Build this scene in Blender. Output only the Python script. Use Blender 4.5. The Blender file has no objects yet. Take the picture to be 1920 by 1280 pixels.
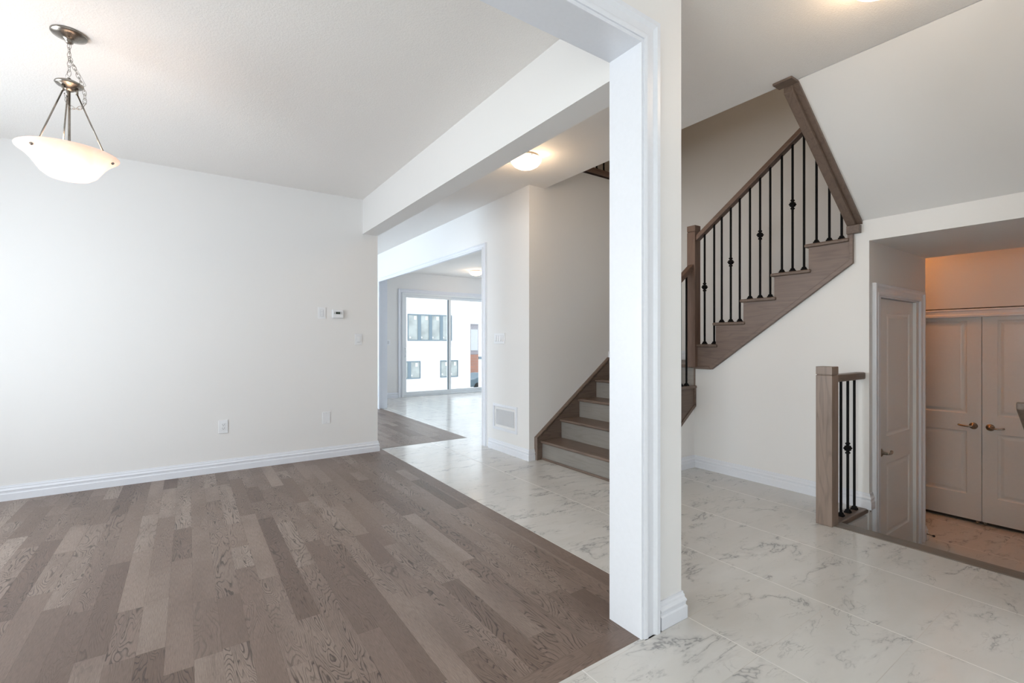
import bpy, bmesh, math, random
from mathutils import Vector, Matrix
random.seed(7)
S = bpy.context.scene
COL = S.collection
PI = math.pi

# ------------------------------------------------------------------ camera
cam_d = bpy.data.cameras.new('camera')
cam = bpy.data.objects.new('camera', cam_d); COL.objects.link(cam)
cam.location = (0, 0, 1.2)
cam.rotation_euler = (PI / 2, 0, math.radians(-34.6376))
cam_d.sensor_width = 36; cam_d.lens = 880.11 / 1920 * 36
cam_d.shift_y = 2 / 1920; cam_d.clip_start = 0.05; cam_d.clip_end = 300
S.camera = cam

# ------------------------------------------------------------------ world, exposure
W = bpy.data.worlds.new('world'); S.world = W; W.use_nodes = True
bg = W.node_tree.nodes['Background']
bg.inputs[0].default_value = (0.86, 0.93, 1.0, 1); bg.inputs[1].default_value = 3.0
S.view_settings.view_transform = 'Standard'; S.view_settings.look = 'None'
S.view_settings.gamma = 1; S.view_settings.use_curve_mapping = False
S.view_settings.exposure = 0.0

def portal_light(name, loc, rot, sx, sy, power, col=(1, 1, 1), portal=False):
    l = bpy.data.lights.new(name, 'AREA'); l.shape = 'RECTANGLE'; l.size = sx; l.size_y = sy
    l.energy = power; l.color = col
    if portal: l.cycles.is_portal = True
    o = bpy.data.objects.new(name, l); COL.objects.link(o); o.location = loc; o.rotation_euler = rot
    return o
R90 = PI / 2
# dining and patio daylight; entry, foyer, kitchen, great and upstairs lamps added as fill
portal_light('daylight_dining', (-2.42, 3.3, 1.40), (0, -R90, 0), 1.8, 2.0, 75, (0.90, 0.94, 0.98))
portal_light('fill_entry_side', (-2.42, 0, 1.35), (0, -R90, 0), 1.9, 1.8, 46, (1.0, 0.96, 0.82))  # added fill with its own made-up window, brightens soffit and recess
portal_light('fill_kitchen', (7.8, 7.0, 1.6), (0, R90, 0), 1.4, 3.6, 28, (0.60, 0.78, 1.0))  # added to brighten the kitchen through a made-up side window
portal_light('fill_foyer', (0.3, -3.75, 1.35), (R90, 0, 0), 3.8, 2.0, 3, (0.96, 0.97, 1.0))  # added fill from an invented window behind the viewer
portal_light('daylight_patio', (5.05, 10.15, 1.2), (-R90, 0, 0), 2.2, 2.2, 0, portal=True)
portal_light('fill_great', (-2.42, 7.6, 1.4), (0, -R90, 0), 1.8, 2.6, 240, (0.78, 0.90, 1.02))  # added fill from an unseen great room window, reaching the hall
portal_light('fill_upstairs', (2.0, 2.2, 5.2), (0, 0, 0), 1.0, 1.5, 16, (1.0, 0.70, 0.40))  # added fill under the upper ceiling, no window there

# ------------------------------------------------------------------ node helper + materials
class NT:
    def __init__(s, name):
        s.m = bpy.data.materials.new(name); s.m.use_nodes = True
        s.t = s.m.node_tree; s.b = s.t.nodes['Principled BSDF']; s.out = s.t.nodes['Material Output']
    def put(s, sock, v):
        if hasattr(v, 'is_output') or hasattr(v, 'links'): s.t.links.new(v, sock)
        else:
            if isinstance(v, (tuple, list)) and len(v) == 3 and sock.type == 'RGBA': v = (*v, 1)
            sock.default_value = v
    def n(s, typ, ins=None, out=0, **props):
        nd = s.t.nodes.new('ShaderNode' + typ)
        for k, v in props.items(): setattr(nd, k, v)
        for k, v in (ins or {}).items(): s.put(nd.inputs[k], v)
        return nd.outputs[out]
    def math(s, op, a, b=0.0, c=None, clamp=False):
        ins = {0: a, 1: b}
        if c is not None: ins[2] = c
        return s.n('Math', ins, operation=op, use_clamp=clamp)
    def mix(s, f, a, b, mode='MIX'):
        nd = s.t.nodes.new('ShaderNodeMix'); nd.data_type = 'RGBA'; nd.blend_type = mode
        s.put(nd.inputs[0], f); s.put(nd.inputs[6], a); s.put(nd.inputs[7], b)
        return nd.outputs[2]
    def rng(s, v, a, b, c=0.0, d=1.0, smooth=False):
        return s.n('MapRange', {0: v, 1: a, 2: b, 3: c, 4: d}, interpolation_type='SMOOTHSTEP' if smooth else 'LINEAR')
    def noise(s, vec, scale, detail=3, rough=.5, dist=0.0, out=0):
        return s.n('TexNoise', {'Vector': vec, 'Scale': scale, 'Detail': detail, 'Roughness': rough, 'Distortion': dist}, out=out)
    def bump(s, h, strength=.3, dist=.002):
        s.put(s.b.inputs['Normal'], s.n('Bump', {'Height': h, 'Strength': strength, 'Distance': dist}))
    def pos(s): return s.n('TexCoord', out=3)
    def set(s, **k):
        nm = dict(col='Base Color', rough='Roughness', metal='Metallic', spec='Specular IOR Level', emit='Emission Color', es='Emission Strength', coat='Coat Weight', cr='Coat Roughness')
        for a, v in k.items(): s.put(s.b.inputs[nm[a]], v)
        return s

def M_paint(name, col, rough=.6, bump=.12, scale=180):
    t = NT(name); p = t.pos()
    n = t.noise(p, 1.3, 3)
    t.set(col=t.mix(t.rng(n, .3, .7, 0, .05), col, tuple(c * .9 for c in col)), rough=rough)
    t.bump(t.noise(p, scale, 2), bump, .001)
    return t.m

def M_ceiling():
    t = NT('stipple_ceiling_paint'); p = t.pos()
    n = t.noise(p, 130, 3, .6)
    n2 = t.rng(n, .42, .62, 0, 1, True)
    t.set(col=t.mix(t.rng(n2, 0, 1, 0, .10), (.86, .835, .81), (.74, .72, .70)), rough=.8)
    t.bump(n2, .28, .002)
    return t.m

def M_simple(name, col, rough=.4, metal=0.0, nscale=60, nb=.05, var=.06):
    t = NT(name); p = t.pos(); n = t.noise(p, nscale, 2)
    t.set(col=t.mix(t.rng(n, .3, .7, 0, 1), tuple(c * (1 - var) for c in col), col), rough=rough, metal=metal)
    t.bump(n, nb, .0006)
    return t.m

def M_wood(name, axis, base=(.160, .113, .088), dark=(.085, .058, .044), rough=.38):
    t = NT(name); p = t.pos()
    sc = [1, 1, 1]; sc[axis] = .12
    v = t.n('Mapping', {'Vector': p, 'Scale': tuple(sc)})
    blot = t.noise(p, 2.2, 3)
    field = t.noise(v, 9, 2, .5, .4)
    rings = t.math('PINGPONG', t.math('MULTIPLY', field, 16.0), 1.0)
    line = t.rng(rings, .55, .98, 0, 1, True)
    sc2 = [90, 90, 90]; sc2[axis] = 3.5
    fib = t.noise(t.n('Mapping', {'Vector': p, 'Scale': tuple(sc2)}), 1, 3, .6)
    f = t.math('ADD', t.math('MULTIPLY', line, .42), t.rng(fib, .35, .7, 0, .38), clamp=True)
    c = t.mix(f, base, dark)
    c = t.mix(t.rng(blot, .35, .7, 0, .35), c, tuple(x * 1.35 for x in base))
    t.set(col=c, rough=rough)
    t.bump(t.math('ADD', fib, t.math('MULTIPLY', line, .4)), .12, .001)
    return t.m

def M_planks():
    t = NT('grey_brown_oak_planks')
    uv = t.n('UVMap', uv_map='grain')
    at = t.t.nodes.new('ShaderNodeAttribute'); at.attribute_name = 'rnd'; at.attribute_type = 'GEOMETRY'
    sep = t.n('SeparateColor', {0: at.outputs['Color']}, out=0)
    sp = t.t.nodes[-1]
    r1, r2, r3 = sp.outputs[0], sp.outputs[1], sp.outputs[2]
    # smooth field whose level lines are the cathedral grain
    vf = t.n('Mapping', {'Vector': uv, 'Scale': (1.8, 10.5, 1)})
    field = t.noise(vf, 1.0, 2.6, .42, .5)
    cnt = t.rng(r2, 0, 1, 16, 46)
    ring = t.math('FRACT', t.math('MULTIPLY', field, cnt))
    line = t.rng(ring, .58, .93, 0, 1, True)
    edge = t.rng(ring, .95, 1.0, 1, 0)
    line = t.math('MULTIPLY', line, edge)
    vb = t.n('Mapping', {'Vector': uv, 'Scale': (4, 16, 1)})
    brk = t.rng(t.noise(vb, 1, 2), .36, .52, .25, 1)
    amount = t.math('MULTIPLY', line, t.math('MULTIPLY', brk, t.rng(r3, .15, .45, .10, .90)))
    vff = t.n('Mapping', {'Vector': uv, 'Scale': (22, 620, 1)})
    fib = t.noise(vff, 1, 2, .6)
    vg = t.n('Mapping', {'Vector': uv, 'Scale': (1.4, 5, 1)})
    blot = t.noise(vg, 1, 2)
    base = t.n('ValToRGB', {0: r1})
    cr = t.t.nodes[-1].color_ramp
    cr.elements[0].position = 0; cr.elements[0].color = (.145, .098, .077, 1)
    cr.elements[1].position = 1; cr.elements[1].color = (.345, .275, .233, 1)
    for pz, c in ((.12, (.200, .143, .116, 1)), (.45, (.255, .189, .156, 1)), (.75, (.29, .222, .186, 1))):
        e = cr.elements.new(pz); e.color = c
    c = t.mix(t.rng(blot, .42, .72, 0, .6), base, (.155, .108, .085))
    c = t.mix(t.rng(fib, .40, .72, 0, .55), c, (.095, .066, .053))
    c = t.mix(amount, c, (.050, .034, .028))
    t.set(col=c, rough=t.rng(fib, .3, .7, .34, .46), spec=.4)
    t.bump(t.math('SUBTRACT', t.math('MULTIPLY', fib, .5), amount), .15, .0008)
    return t.m

def M_tile(name='marble_look_tile', x0=1.80, y0=.632, tx=.61, ty=.31, alb=1.0):
    t = NT(name); p = t.pos()
    sx = t.n('SeparateXYZ', {0: p}); s_ = t.t.nodes[-1]
    X, Y = s_.outputs[0], s_.outputs[1]
    gx = t.math('DIVIDE', t.math('SUBTRACT', X, x0), tx); gy = t.math('DIVIDE', t.math('SUBTRACT', Y, y0), ty)
    fx, fy = t.math('FRACT', gx), t.math('FRACT', gy); ix, iy = t.math('FLOOR', gx), t.math('FLOOR', gy)
    ex = t.math('MULTIPLY', t.math('MINIMUM', fx, t.math('SUBTRACT', 1.0, fx)), tx)
    ey = t.math('MULTIPLY', t.math('MINIMUM', fy, t.math('SUBTRACT', 1.0, fy)), ty)
    gA = t.rng(ex, .0016, .0026, 1, 0); gB = t.rng(ey, .0007, .0015, 1, 0)
    g = t.math('MAXIMUM', gA, gB)
    idv = t.n('CombineXYZ', {0: ix, 1: iy, 2: 0.0})
    wn = t.n('TexWhiteNoise', {'Vector': idv}, out=1, noise_dimensions='3D')
    off = t.n('VectorMath', {0: wn, 1: (7, 7, 7)}, operation='MULTIPLY')
    q = t.n('VectorMath', {0: p, 1: off}, operation='ADD')
    q = t.n('Mapping', {'Vector': q, 'Rotation': (0, 0, .30), 'Scale': (1.0, 2.3, 1)})
    d = t.noise(q, 2.6, 4, .6, .0)
    v1 = t.math('ABSOLUTE', t.math('SUBTRACT', t.noise(q, 2.0, 5, .60, .35), .5))
    vein = t.rng(v1, 0, .014, 1, 0, True)
    soft = t.rng(v1, 0, .06, 1, 0, True)
    msk = t.rng(t.noise(q, 2.6, 4, .65), .44, .62, 0, 1, True)
    v2 = t.math('ABSOLUTE', t.math('SUBTRACT', t.noise(q, 4.2, 4, .62, .5), .5))
    fine = t.math('MULTIPLY', t.rng(v2, 0, .016, 1, 0, True), t.rng(t.noise(q, 3.2, 3), .46, .66, 0, .45, True))
    f = t.math('MULTIPLY', t.math('ADD', t.math('MULTIPLY', vein, .50), t.math('MULTIPLY', soft, .26)), msk)
    f = t.math('ADD', f, fine, clamp=True)
    base = t.mix(t.rng(d, .3, .7, 0, 1), (.60 * alb, .585 * alb, .555 * alb), (.66 * alb, .645 * alb, .62 * alb))
    c = t.mix(f, base, (.24, .235, .235))
    c = t.mix(gB, c, (.50, .47, .43))  # lippage shade painted into the cross joints
    c = t.mix(gA, c, (.74, .72, .69))
    t.set(col=c, rough=t.mix(g, (.17,) * 3, (.8,) * 3), spec=.5)
    t.bump(t.math('SUBTRACT', 1.0, g), .25, .0012)
    return t.m

def M_glass(name='clear_window_glass'):
    t = NT(name)
    tr = t.n('BsdfTransparent', {0: (.97, .985, .99)}); gl = t.n('BsdfGlossy', {'Roughness': .02})
    fr = t.n('Fresnel', {'IOR': 1.35})
    fr = t.math('MULTIPLY', fr, t.math('SUBTRACT', 1.0, t.n('NewGeometry', out=6)))   # reflect only at the outer face of each pane
    t.t.links.new(t.n('MixShader', {0: fr, 1: tr, 2: gl}), t.out.inputs[0])
    return t.m

def M_lampglass(name, col, es, alpha_mix=.5):
    t = NT(name); p = t.pos()
    n = t.noise(p, 7, 4, .6, 1.5)
    c = t.mix(t.rng(n, .4, .65, 0, .5), (.93, .87, .83), (.90, .76, .67))
    tl = t.n('BsdfTranslucent', {0: c}); df = t.n('BsdfDiffuse', {0: c})
    gl = t.n('BsdfGlossy', {'Roughness': .15})
    a = t.n('MixShader', {0: .45, 1: tl, 2: df}); a = t.n('MixShader', {0: .05, 1: a, 2: gl})
    e = t.n('Emission', {0: (*col, 1), 1: es})
    t.t.links.new(t.n('AddShader', {0: a, 1: e}), t.out.inputs[0])
    return t.m

def M_brick():
    t = NT('white_painted_brick'); p = t.pos()
    br = t.n('TexBrick', {'Vector': t.n('Mapping', {'Vector': p, 'Rotation': (R90, 0, 0)}), 'Color1': (.80, .80, .79, 1), 'Color2': (.76, .76, .75, 1), 'Mortar': (.66, .66, .66, 1), 'Scale': 3.0, 'Mortar Size': .012})
    t.set(col=br, rough=.85)
    return t.m
def M_orange():
    t = NT('orange_brick'); p = t.pos()
    br = t.n('TexBrick', {'Vector': t.n('Mapping', {'Vector': p, 'Rotation': (R90, 0, 0)}), 'Color1': (.50, .25, .18, 1), 'Color2': (.44, .23, .17, 1), 'Mortar': (.40, .28, .24, 1), 'Scale': 1.2, 'Mortar Size': .015})
    t.set(col=br, rough=.85)
    return t.m

WALL = M_paint('warm_white_wall_paint', (.80, .79, .78))
TRIM = M_simple('white_trim_enamel', (.78, .80, .85), .28, nb=.02, var=.02)
CEIL = M_ceiling()
PLANK = M_planks()
DARK = M_simple('dark_gap', (.06, .046, .038), .8)
TILE = M_tile()
TILE_LOW = M_tile('foyer_marble_tile', 5.35, .9, .61, .61)
WX, WY, WZ = (M_wood('stained_oak_' + 'xyz'[i], i) for i in range(3))
RX, RY = M_wood('oak_rail_x', 0, (.165, .103, .078), (.09, .054, .04)), M_wood('oak_rail_y', 1, (.165, .103, .078), (.08, .052, .04))
RZ = M_wood('oak_newel_z', 2, (.170, .105, .078), (.095, .056, .041))
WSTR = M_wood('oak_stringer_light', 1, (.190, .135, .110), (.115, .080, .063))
RISER = M_wood('oak_riser_window_lit', 1, (.245, .225, .205), (.18, .163, .148), .34)  # paler copy of the stair stain, window light painted into the risers
GRILLE = M_simple('pale_blue_grey_grille', (.50, .53, .60), .4, nb=.01, var=.02)
WNOSE = M_wood('oak_nosing_grey', 1, (.19, .157, .130), (.12, .096, .079))
NZ = M_wood('oak_newel_light', 2, (.245, .180, .143), (.13, .088, .066))
IRON = M_simple('black_wrought_iron', (.0035, .0035, .004), .6, 0, 200, .08)
IRON.node_tree.nodes['Principled BSDF'].inputs['Specular IOR Level'].default_value = .12
NICKEL = M_simple('brushed_nickel', (.36, .325, .285), .26, 1.0, 90, .03, .2)
PLATE = M_simple('white_plastic_plate', (.82, .83, .85), .3, nb=.01, var=.02)
PLATE2 = M_simple('pale_grey_plastic', (.66, .67, .70), .35, nb=.01, var=.02)
BLACKP = M_simple('black_plastic', (.015, .016, .015), .3)
LCD = M_simple('dark_green_display', (.02, .03, .018), .2)
DOORP = M_simple('white_door_enamel', (.78, .775, .77), .32, nb=.02, var=.02)
GLASS = M_glass()
VINYL = M_simple('white_vinyl_frame', (.78, .81, .83), .35, nb=.01, var=.02)
GREYRUB = M_simple('grey_weather_seal', (.10, .13, .16), .5)
BRICK, ORANGE = M_brick(), M_orange()
SIDING = M_simple('pale_lilac_siding', (.40, .375, .40), .8)
SNOW = M_simple('bright_gravel_ground', (.75, .75, .74), .9, 0, 5, .1, .15)
WINB = M_simple('blue_grey_window_frame', (.13, .175, .205), .5)
WPANE = M_simple('reflecting_window_pane', (.36, .385, .37), .25, 0, 2.0, 0, .35)
STONE = M_simple('pale_stone_sill', (.62, .63, .64), .8)
CARB = M_simple('grey_blue_car_paint', (.22, .30, .35), .3)

# ------------------------------------------------------------------ mesh builder
class MB:
    def __init__(s): s.v = []; s.f = []; s.sm = []
    def add(s, vs, fs, smooth=False):
        o = len(s.v); s.v += [tuple(v) for v in vs]
        for f in fs: s.f.append(tuple(i + o for i in f)); s.sm.append(smooth)
        return s
    def box(s, x0, x1, y0, y1, z0, z1):
        x0, x1 = min(x0, x1), max(x0, x1); y0, y1 = min(y0, y1), max(y0, y1); z0, z1 = min(z0, z1), max(z0, z1)
        return s.add([(x0, y0, z0), (x1, y0, z0), (x1, y1, z0), (x0, y1, z0), (x0, y0, z1), (x1, y0, z1), (x1, y1, z1), (x0, y1, z1)],
              [(0, 3, 2, 1), (4, 5, 6, 7), (0, 1, 5, 4), (1, 2, 6, 5), (2, 3, 7, 6), (3, 0, 4, 7)])
    def prism(s, poly, plane, a, b):
        """poly: 2-D points; plane 'xz' extrudes along y a..b, 'yz' along x, 'xy' along z"""
        def P(u, v, w): return {'xz': (u, w, v), 'yz': (w, u, v), 'xy': (u, v, w)}[plane]
        n = len(poly)
        vs = [P(u, v, a) for u, v in poly] + [P(u, v, b) for u, v in poly]
        fs = [tuple(range(n))[::-1], tuple(range(n, 2 * n))] + [(i, (i + 1) % n, (i + 1) % n + n, i + n) for i in range(n)]
        return s.add(vs, fs)
    def lathe(s, prof, c=(0, 0, 0), axis=(0, 0, 1), n=32, smooth=True, rot=0):
        """prof: (r, h) list along the axis"""
        ax = Vector(axis).normalized(); q = Vector((0, 0, 1)).rotation_difference(ax).to_matrix(); c = Vector(c)
        vs = []
        for r, h in prof:
            for i in range(n):
                a = 2 * PI * i / n + rot
                vs.append(c + q @ Vector((r * math.cos(a), r * math.sin(a), h)))
        fs = []
        for k in range(len(prof) - 1):
            for i in range(n):
                j = (i + 1) % n
                fs.append((k * n + i, k * n + j, (k + 1) * n + j, (k + 1) * n + i))
        if prof[0][0] > 1e-5: fs.append(tuple(range(n))[::-1])
        if prof[-1][0] > 1e-5: fs.append(tuple((len(prof) - 1) * n + i for i in range(n)))
        return s.add(vs, fs, smooth)
    def tube(s, pts, r, n=10, closed=False, flat=1.0, smooth=True):
        pts = [Vector(p) for p in pts]; N = len(pts); rs = r if isinstance(r, (list, tuple)) else [r] * N
        vs = []; up = Vector((0, 0, 1))
        for i, p in enumerate(pts):
            if closed: t = (pts[(i + 1) % N] - pts[i - 1]).normalized()
            else: t = (pts[min(i + 1, N - 1)] - pts[max(i - 1, 0)]).normalized()
            u = up if abs(t.dot(up)) < .95 else Vector((1, 0, 0))
            a = t.cross(u).normalized(); b = a.cross(t)
            for k in range(n):
                th = 2 * PI * k / n
                vs.append(p + (a * math.cos(th) + b * math.sin(th) * flat) * rs[i])
        fs = []
        for i in range(N if closed else N - 1):
            for k in range(n):
                j = (i + 1) % N; l = (k + 1) % n
                fs.append((i * n + k, i * n + l, j * n + l, j * n + k))
        if not closed: fs += [tuple(range(n))[::-1], tuple((N - 1) * n + k for k in range(n))]
        return s.add(vs, fs, smooth)
    def sweep(s, path, up, prof, closed=False):
        """profile (a = sideways, b = along up) swept with mitres along a planar path; sideways = dir x up"""
        up = Vector(up).normalized(); P = [Vector(p) for p in path]; N = len(P); vs = []
        for i in range(N):
            if closed or 0 < i < N - 1:
                d1 = (P[i] - P[i - 1]).normalized(); d2 = (P[(i + 1) % N] - P[i]).normalized()
            elif i == 0: d1 = d2 = (P[1] - P[0]).normalized()
            else: d1 = d2 = (P[-1] - P[-2]).normalized()
            s1, s2 = d1.cross(up), d2.cross(up)
            m = s1 + s2; m = m / (1 + s1.dot(s2)) if abs(1 + s1.dot(s2)) > 1e-6 else s1
            for a, b in prof: vs.append(P[i] + m * a + up * b)
        n = len(prof); fs = []
        for i in range(N if closed else N - 1):
            for k in range(n):
                j = (i + 1) % N; l = (k + 1) % n
                fs.append((i * n + k, j * n + k, j * n + l, i * n + l))
        if not closed: fs += [tuple(range(n)), tuple((N - 1) * n + k for k in range(n))[::-1]]
        return s.add(vs, fs)
    def build(s, name, mat, parent=None, bevel=0, segs=2, label=None):
        me = bpy.data.meshes.new(name)
        off = root_loc(parent)
        me.from_pydata([(v[0] - off[0], v[1] - off[1], v[2] - off[2]) for v in s.v], [], s.f)
        me.polygons.foreach_set('use_smooth', s.sm)
        bm = bmesh.new(); bm.from_mesh(me); bmesh.ops.recalc_face_normals(bm, faces=bm.faces); bm.to_mesh(me); bm.free()
        me.materials.append(mat)
        o = bpy.data.objects.new(name, me); COL.objects.link(o)
        if parent: o.parent = parent
        if bevel:
            b = o.modifiers.new('bevel', 'BEVEL'); b.width = bevel; b.segments = segs; b.limit_method = 'ANGLE'; b.angle_limit = .6
        if label: o['label'] = label
        return o
def root_loc(p):
    off = Vector((0, 0, 0))
    while p is not None: off += Vector(p.location); p = p.parent
    return off
def tag(o, label, cat, group=None, kind=None):
    o['label'] = label; o['category'] = cat
    if group: o['group'] = group
    if kind: o['kind'] = kind
    return o
def thing(name, loc, label, cat, group=None):
    o = bpy.data.objects.new(name, None); COL.objects.link(o); o.location = loc; o.empty_display_size = .1
    return tag(o, label, cat, group)
def struct(name, mb, mat, label=None, cat=None, bevel=0, parent=None):
    o = mb.build(name, mat, parent, bevel)
    if parent is None:
        o['kind'] = 'structure'
        if label: o['label'] = label
        if cat: o['category'] = cat
    return o
def sroot(name, loc, label, cat):
    o = thing(name, loc, label, cat); o['kind'] = 'structure'; return o

H = 2.75          # dining and kitchen ceiling
HH = 2.80         # hall and entry ceiling
WT = 2.84         # wall tops run up into the slab
# ------------------------------------------------------------------ room shell
struct('wall_dining', MB().box(-2.3, 1.729, 5.12, 5.24, -.02, WT), WALL, 'long blank white wall behind the hardwood floor, with thermostat and outlets', 'wall')
struct('wall_side', MB()
       .box(-2.3, -2.2, -3.6, -.9, -.02, WT).box(-2.3, -2.2, .9, 2.3, -.02, WT).box(-2.3, -2.2, 4.3, 6.3, -.02, WT).box(-2.3, -2.2, -.9, .9, -.02, .4).box(-2.3, -2.2, -.9, .9, 2.3, WT).box(-2.3, -2.2, 8.9, 9.95, -.02, WT)
       .box(-2.3, -2.2, 2.3, 4.3, -.02, .5).box(-2.3, -2.2, 2.3, 4.3, 2.3, WT)
       .box(-2.3, -2.2, 6.3, 8.9, -.02, .5).box(-2.3, -2.2, 6.3, 8.9, 2.3, WT), WALL, 'white outer wall with the dining room window and the added great room and entry windows', 'wall')
struct('wall_entry', MB().box(-2.3, -1.6, -3.6, -3.5, -.02, WT).box(2.2, 3.05, -3.6, -3.5, -.02, WT)
       .box(-1.6, 2.2, -3.6, -3.5, 2.35, WT).box(-1.6, 2.2, -3.6, -3.5, -.02, .35), WALL, 'white front wall behind the viewer with a wide added fill window', 'wall')
# cased opening between entry and dining room
struct('wall_header', MB().box(-1.3, 1.52, 1.27, 1.43, 2.43, WT), WALL, 'white header wall over the wide cased opening in the foreground', 'wall')
struct('wall_opening_left', MB().box(-2.2, -1.3, 1.27, 1.43, -.02, WT), WALL, 'white wall left of the wide cased opening', 'wall')
struct('wall_stub', MB().box(1.52, 1.778, 1.27, 1.43, -.02, WT), WALL, 'narrow off-white wall end right of the white jamb in the foreground', 'wall')
struct('wall_beam', MB().box(1.564, 1.729, 1.43, 5.12, 2.378, WT), WALL, 'dropped white beam running along the ceiling to the long wall', 'beam')
struct('wall_hall', MB().box(2.85, 3.00, 3.82, 4.65, -.02, WT).box(2.85, 3.00, 4.65, 8.38, 2.36, WT).box(2.85, 3.00, 8.38, 9.85, -.02, WT), WALL,
       'white hall wall with four-gang switch, air grille and the kitchen opening', 'wall')
struct('wall_kitchen', MB().box(-2.3, 3.86, 9.85, 9.97, -.02, WT).box(6.19, 7.6, 9.85, 9.97, -.02, WT).box(3.86, 6.19, 9.85, 9.97, 2.30, WT), WALL, 'pale far kitchen wall around the sliding patio door', 'wall')
struct('wall_kitchen_side', MB().box(7.5, 7.62, 3.9, 5.2, -.02, WT).box(7.5, 7.62, 8.8, 9.97, -.02, WT).box(7.5, 7.62, 5.2, 8.8, -.02, .9).box(7.5, 7.62, 5.2, 8.8, 2.3, WT), WALL, 'kitchen side wall out of sight', 'wall')
struct('wall_stair', MB().box(3.00, 5.10, 3.82, 3.94, -.02, 3.08).box(5.10, 7.6, 3.82, 3.94, -.02, WT), WALL, 'beige shaded wall beside the lower stair flight', 'wall')
struct('wall_stairwell', MB().box(5.10, 5.296, 1.32, 3.82, -.51, 5.5).box(5.10, 5.296, .33, 1.32, 2.16, 5.5), WALL, 'shaded beige back wall of the stairwell behind the railing', 'wall')
# closed wall under flight two and the wall below flight one
poly = [(2.74, -.02), (2.74, .96), (2.54, .97), (1.43, 1.80), (1.43, 2.0), (1.38, 2.085), (.33, 2.085), (.33, 1.935), (1.32, 1.935), (1.32, -.51), (1.38, -.51)]
struct('wall_under_stairs', MB().prism(poly, 'yz', 4.04, 4.16), WALL, 'white wall under the upper stair flight behind the short railing', 'wall')
struct('wall_under_flight', MB().prism([(3.02, 0), (4.04, 0), (4.04, .62), (3.30, .10), (3.02, .10)], 'xz', 2.74, 2.82), WALL, 'white wall piece below the lower stair flight', 'wall')
struct('wall_closet_hall', MB().box(4.16, 4.19, 1.32, 1.44, -.51, 1.935).box(5.06, 5.10, 1.32, 1.44, -.51, 1.935).box(4.19, 5.06, 1.32, 1.44, 1.56, 1.935), WALL, 'beige wall of the recess around the single white door', 'wall')
struct('wall_closet', MB().box(6.12, 6.27, -.2, .357, -.51, 2.5).box(6.12, 6.27, 1.877, 3.1, -.51, 2.5).box(6.12, 6.27, .357, 1.877, 1.53, 2.5), WALL, 'lamp-lit orange-looking wall above the double closet doors', 'wall')
struct('wall_low_foyer', MB().box(5.296, 6.15, 3.0, 3.1, -.51, 2.5).box(5.2, 5.296, 1.44, 3.0, -.51, 2.5), WALL, 'wall of the lower foyer out of sight', 'wall')
struct('wall_recess_side', MB().box(2.95, 6.27, .23, .33, -.55, WT).box(2.95, 5.3, .23, .33, WT, 5.5).box(2.95, 3.05, -3.5, .23, -.02, WT), WALL, 'right-hand wall of the entry just out of frame', 'wall')
struct('ceiling_recess', MB().box(4.16, 5.296, .33, 1.42, 1.935, 2.13), WALL, 'flat shaded ceiling of the recess over the steps down', 'ceiling')
struct('ceiling_low_foyer', MB().box(5.296, 6.27, .23, 3.1, 2.5, 2.6), CEIL, 'ceiling of the lower foyer', 'ceiling')
struct('ceiling', MB().box(-2.3, 1.65, 1.35, 5.18, H, 3.08).box(-2.3, 3.05, -3.6, 1.35, HH, 3.08).box(1.65, 3.05, 1.35, 5.18, HH, 3.08).box(-2.3, 2.90, 5.18, 9.97, HH, 3.08).box(2.90, 7.62, 5.18, 9.97, H, 3.08).box(3.05, 7.62, 3.94, 5.18, H, 3.08), CEIL, 'pale stippled ceiling over dining room, hall and entry', 'ceiling')
# sloped underside of flight three
struct('ceiling_soffit', MB().prism([(4.04, 2.085), (3.06, 2.80), (3.06, 3.0), (4.04, 2.285)], 'xz', .33, 1.393), WALL, 'smooth sloping soffit under the top stair flight at upper right', 'ceiling')
# upper storey shell
struct('wall_upper', MB().box(1.0, 5.3, 5.0, 5.1, 3.0, 5.5).box(.9, 1.0, .23, 5.1, 3.05, 5.5).box(5.10, 5.2, 3.82, 5.1, 3.0, 5.5).box(1.0, 2.95, .23, .33, 3.09, 5.5), WALL, 'dim upper storey wall around the stairwell', 'wall')
struct('ceiling_upper', MB().box(.9, 5.3, .23, 5.1, 5.5, 5.6), CEIL, 'upper storey ceiling', 'ceiling')

# ------------------------------------------------------------------ floors
def tiles_floor(name, mb, mat, label):
    return struct(name, mb, mat, label, 'floor')
tiles_floor('floor', MB().box(-2.3, 3.47, -3.6, 1.27, -.14, 0).box(1.80, 2.90, 1.27, 5.20, -.14, 0).box(1.52, 1.80, 1.25, 1.28, -.14, 0)
            .box(2.90, 4.04, 1.345, 9.85, -.14, 0).box(2.90, 3.47, 1.27, 1.345, -.14, 0).box(4.04, 7.6, 3.9, 9.85, -.14, 0), TILE, 'white marble-look tile floor with grey veins running from entry through hall to kitchen')
tiles_floor('floor', MB().box(3.47, 6.27, .23, 3.0, -.63, -.51), TILE_LOW, 'lower foyer tile floor below the steps, tinted warm by lamplight')

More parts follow.
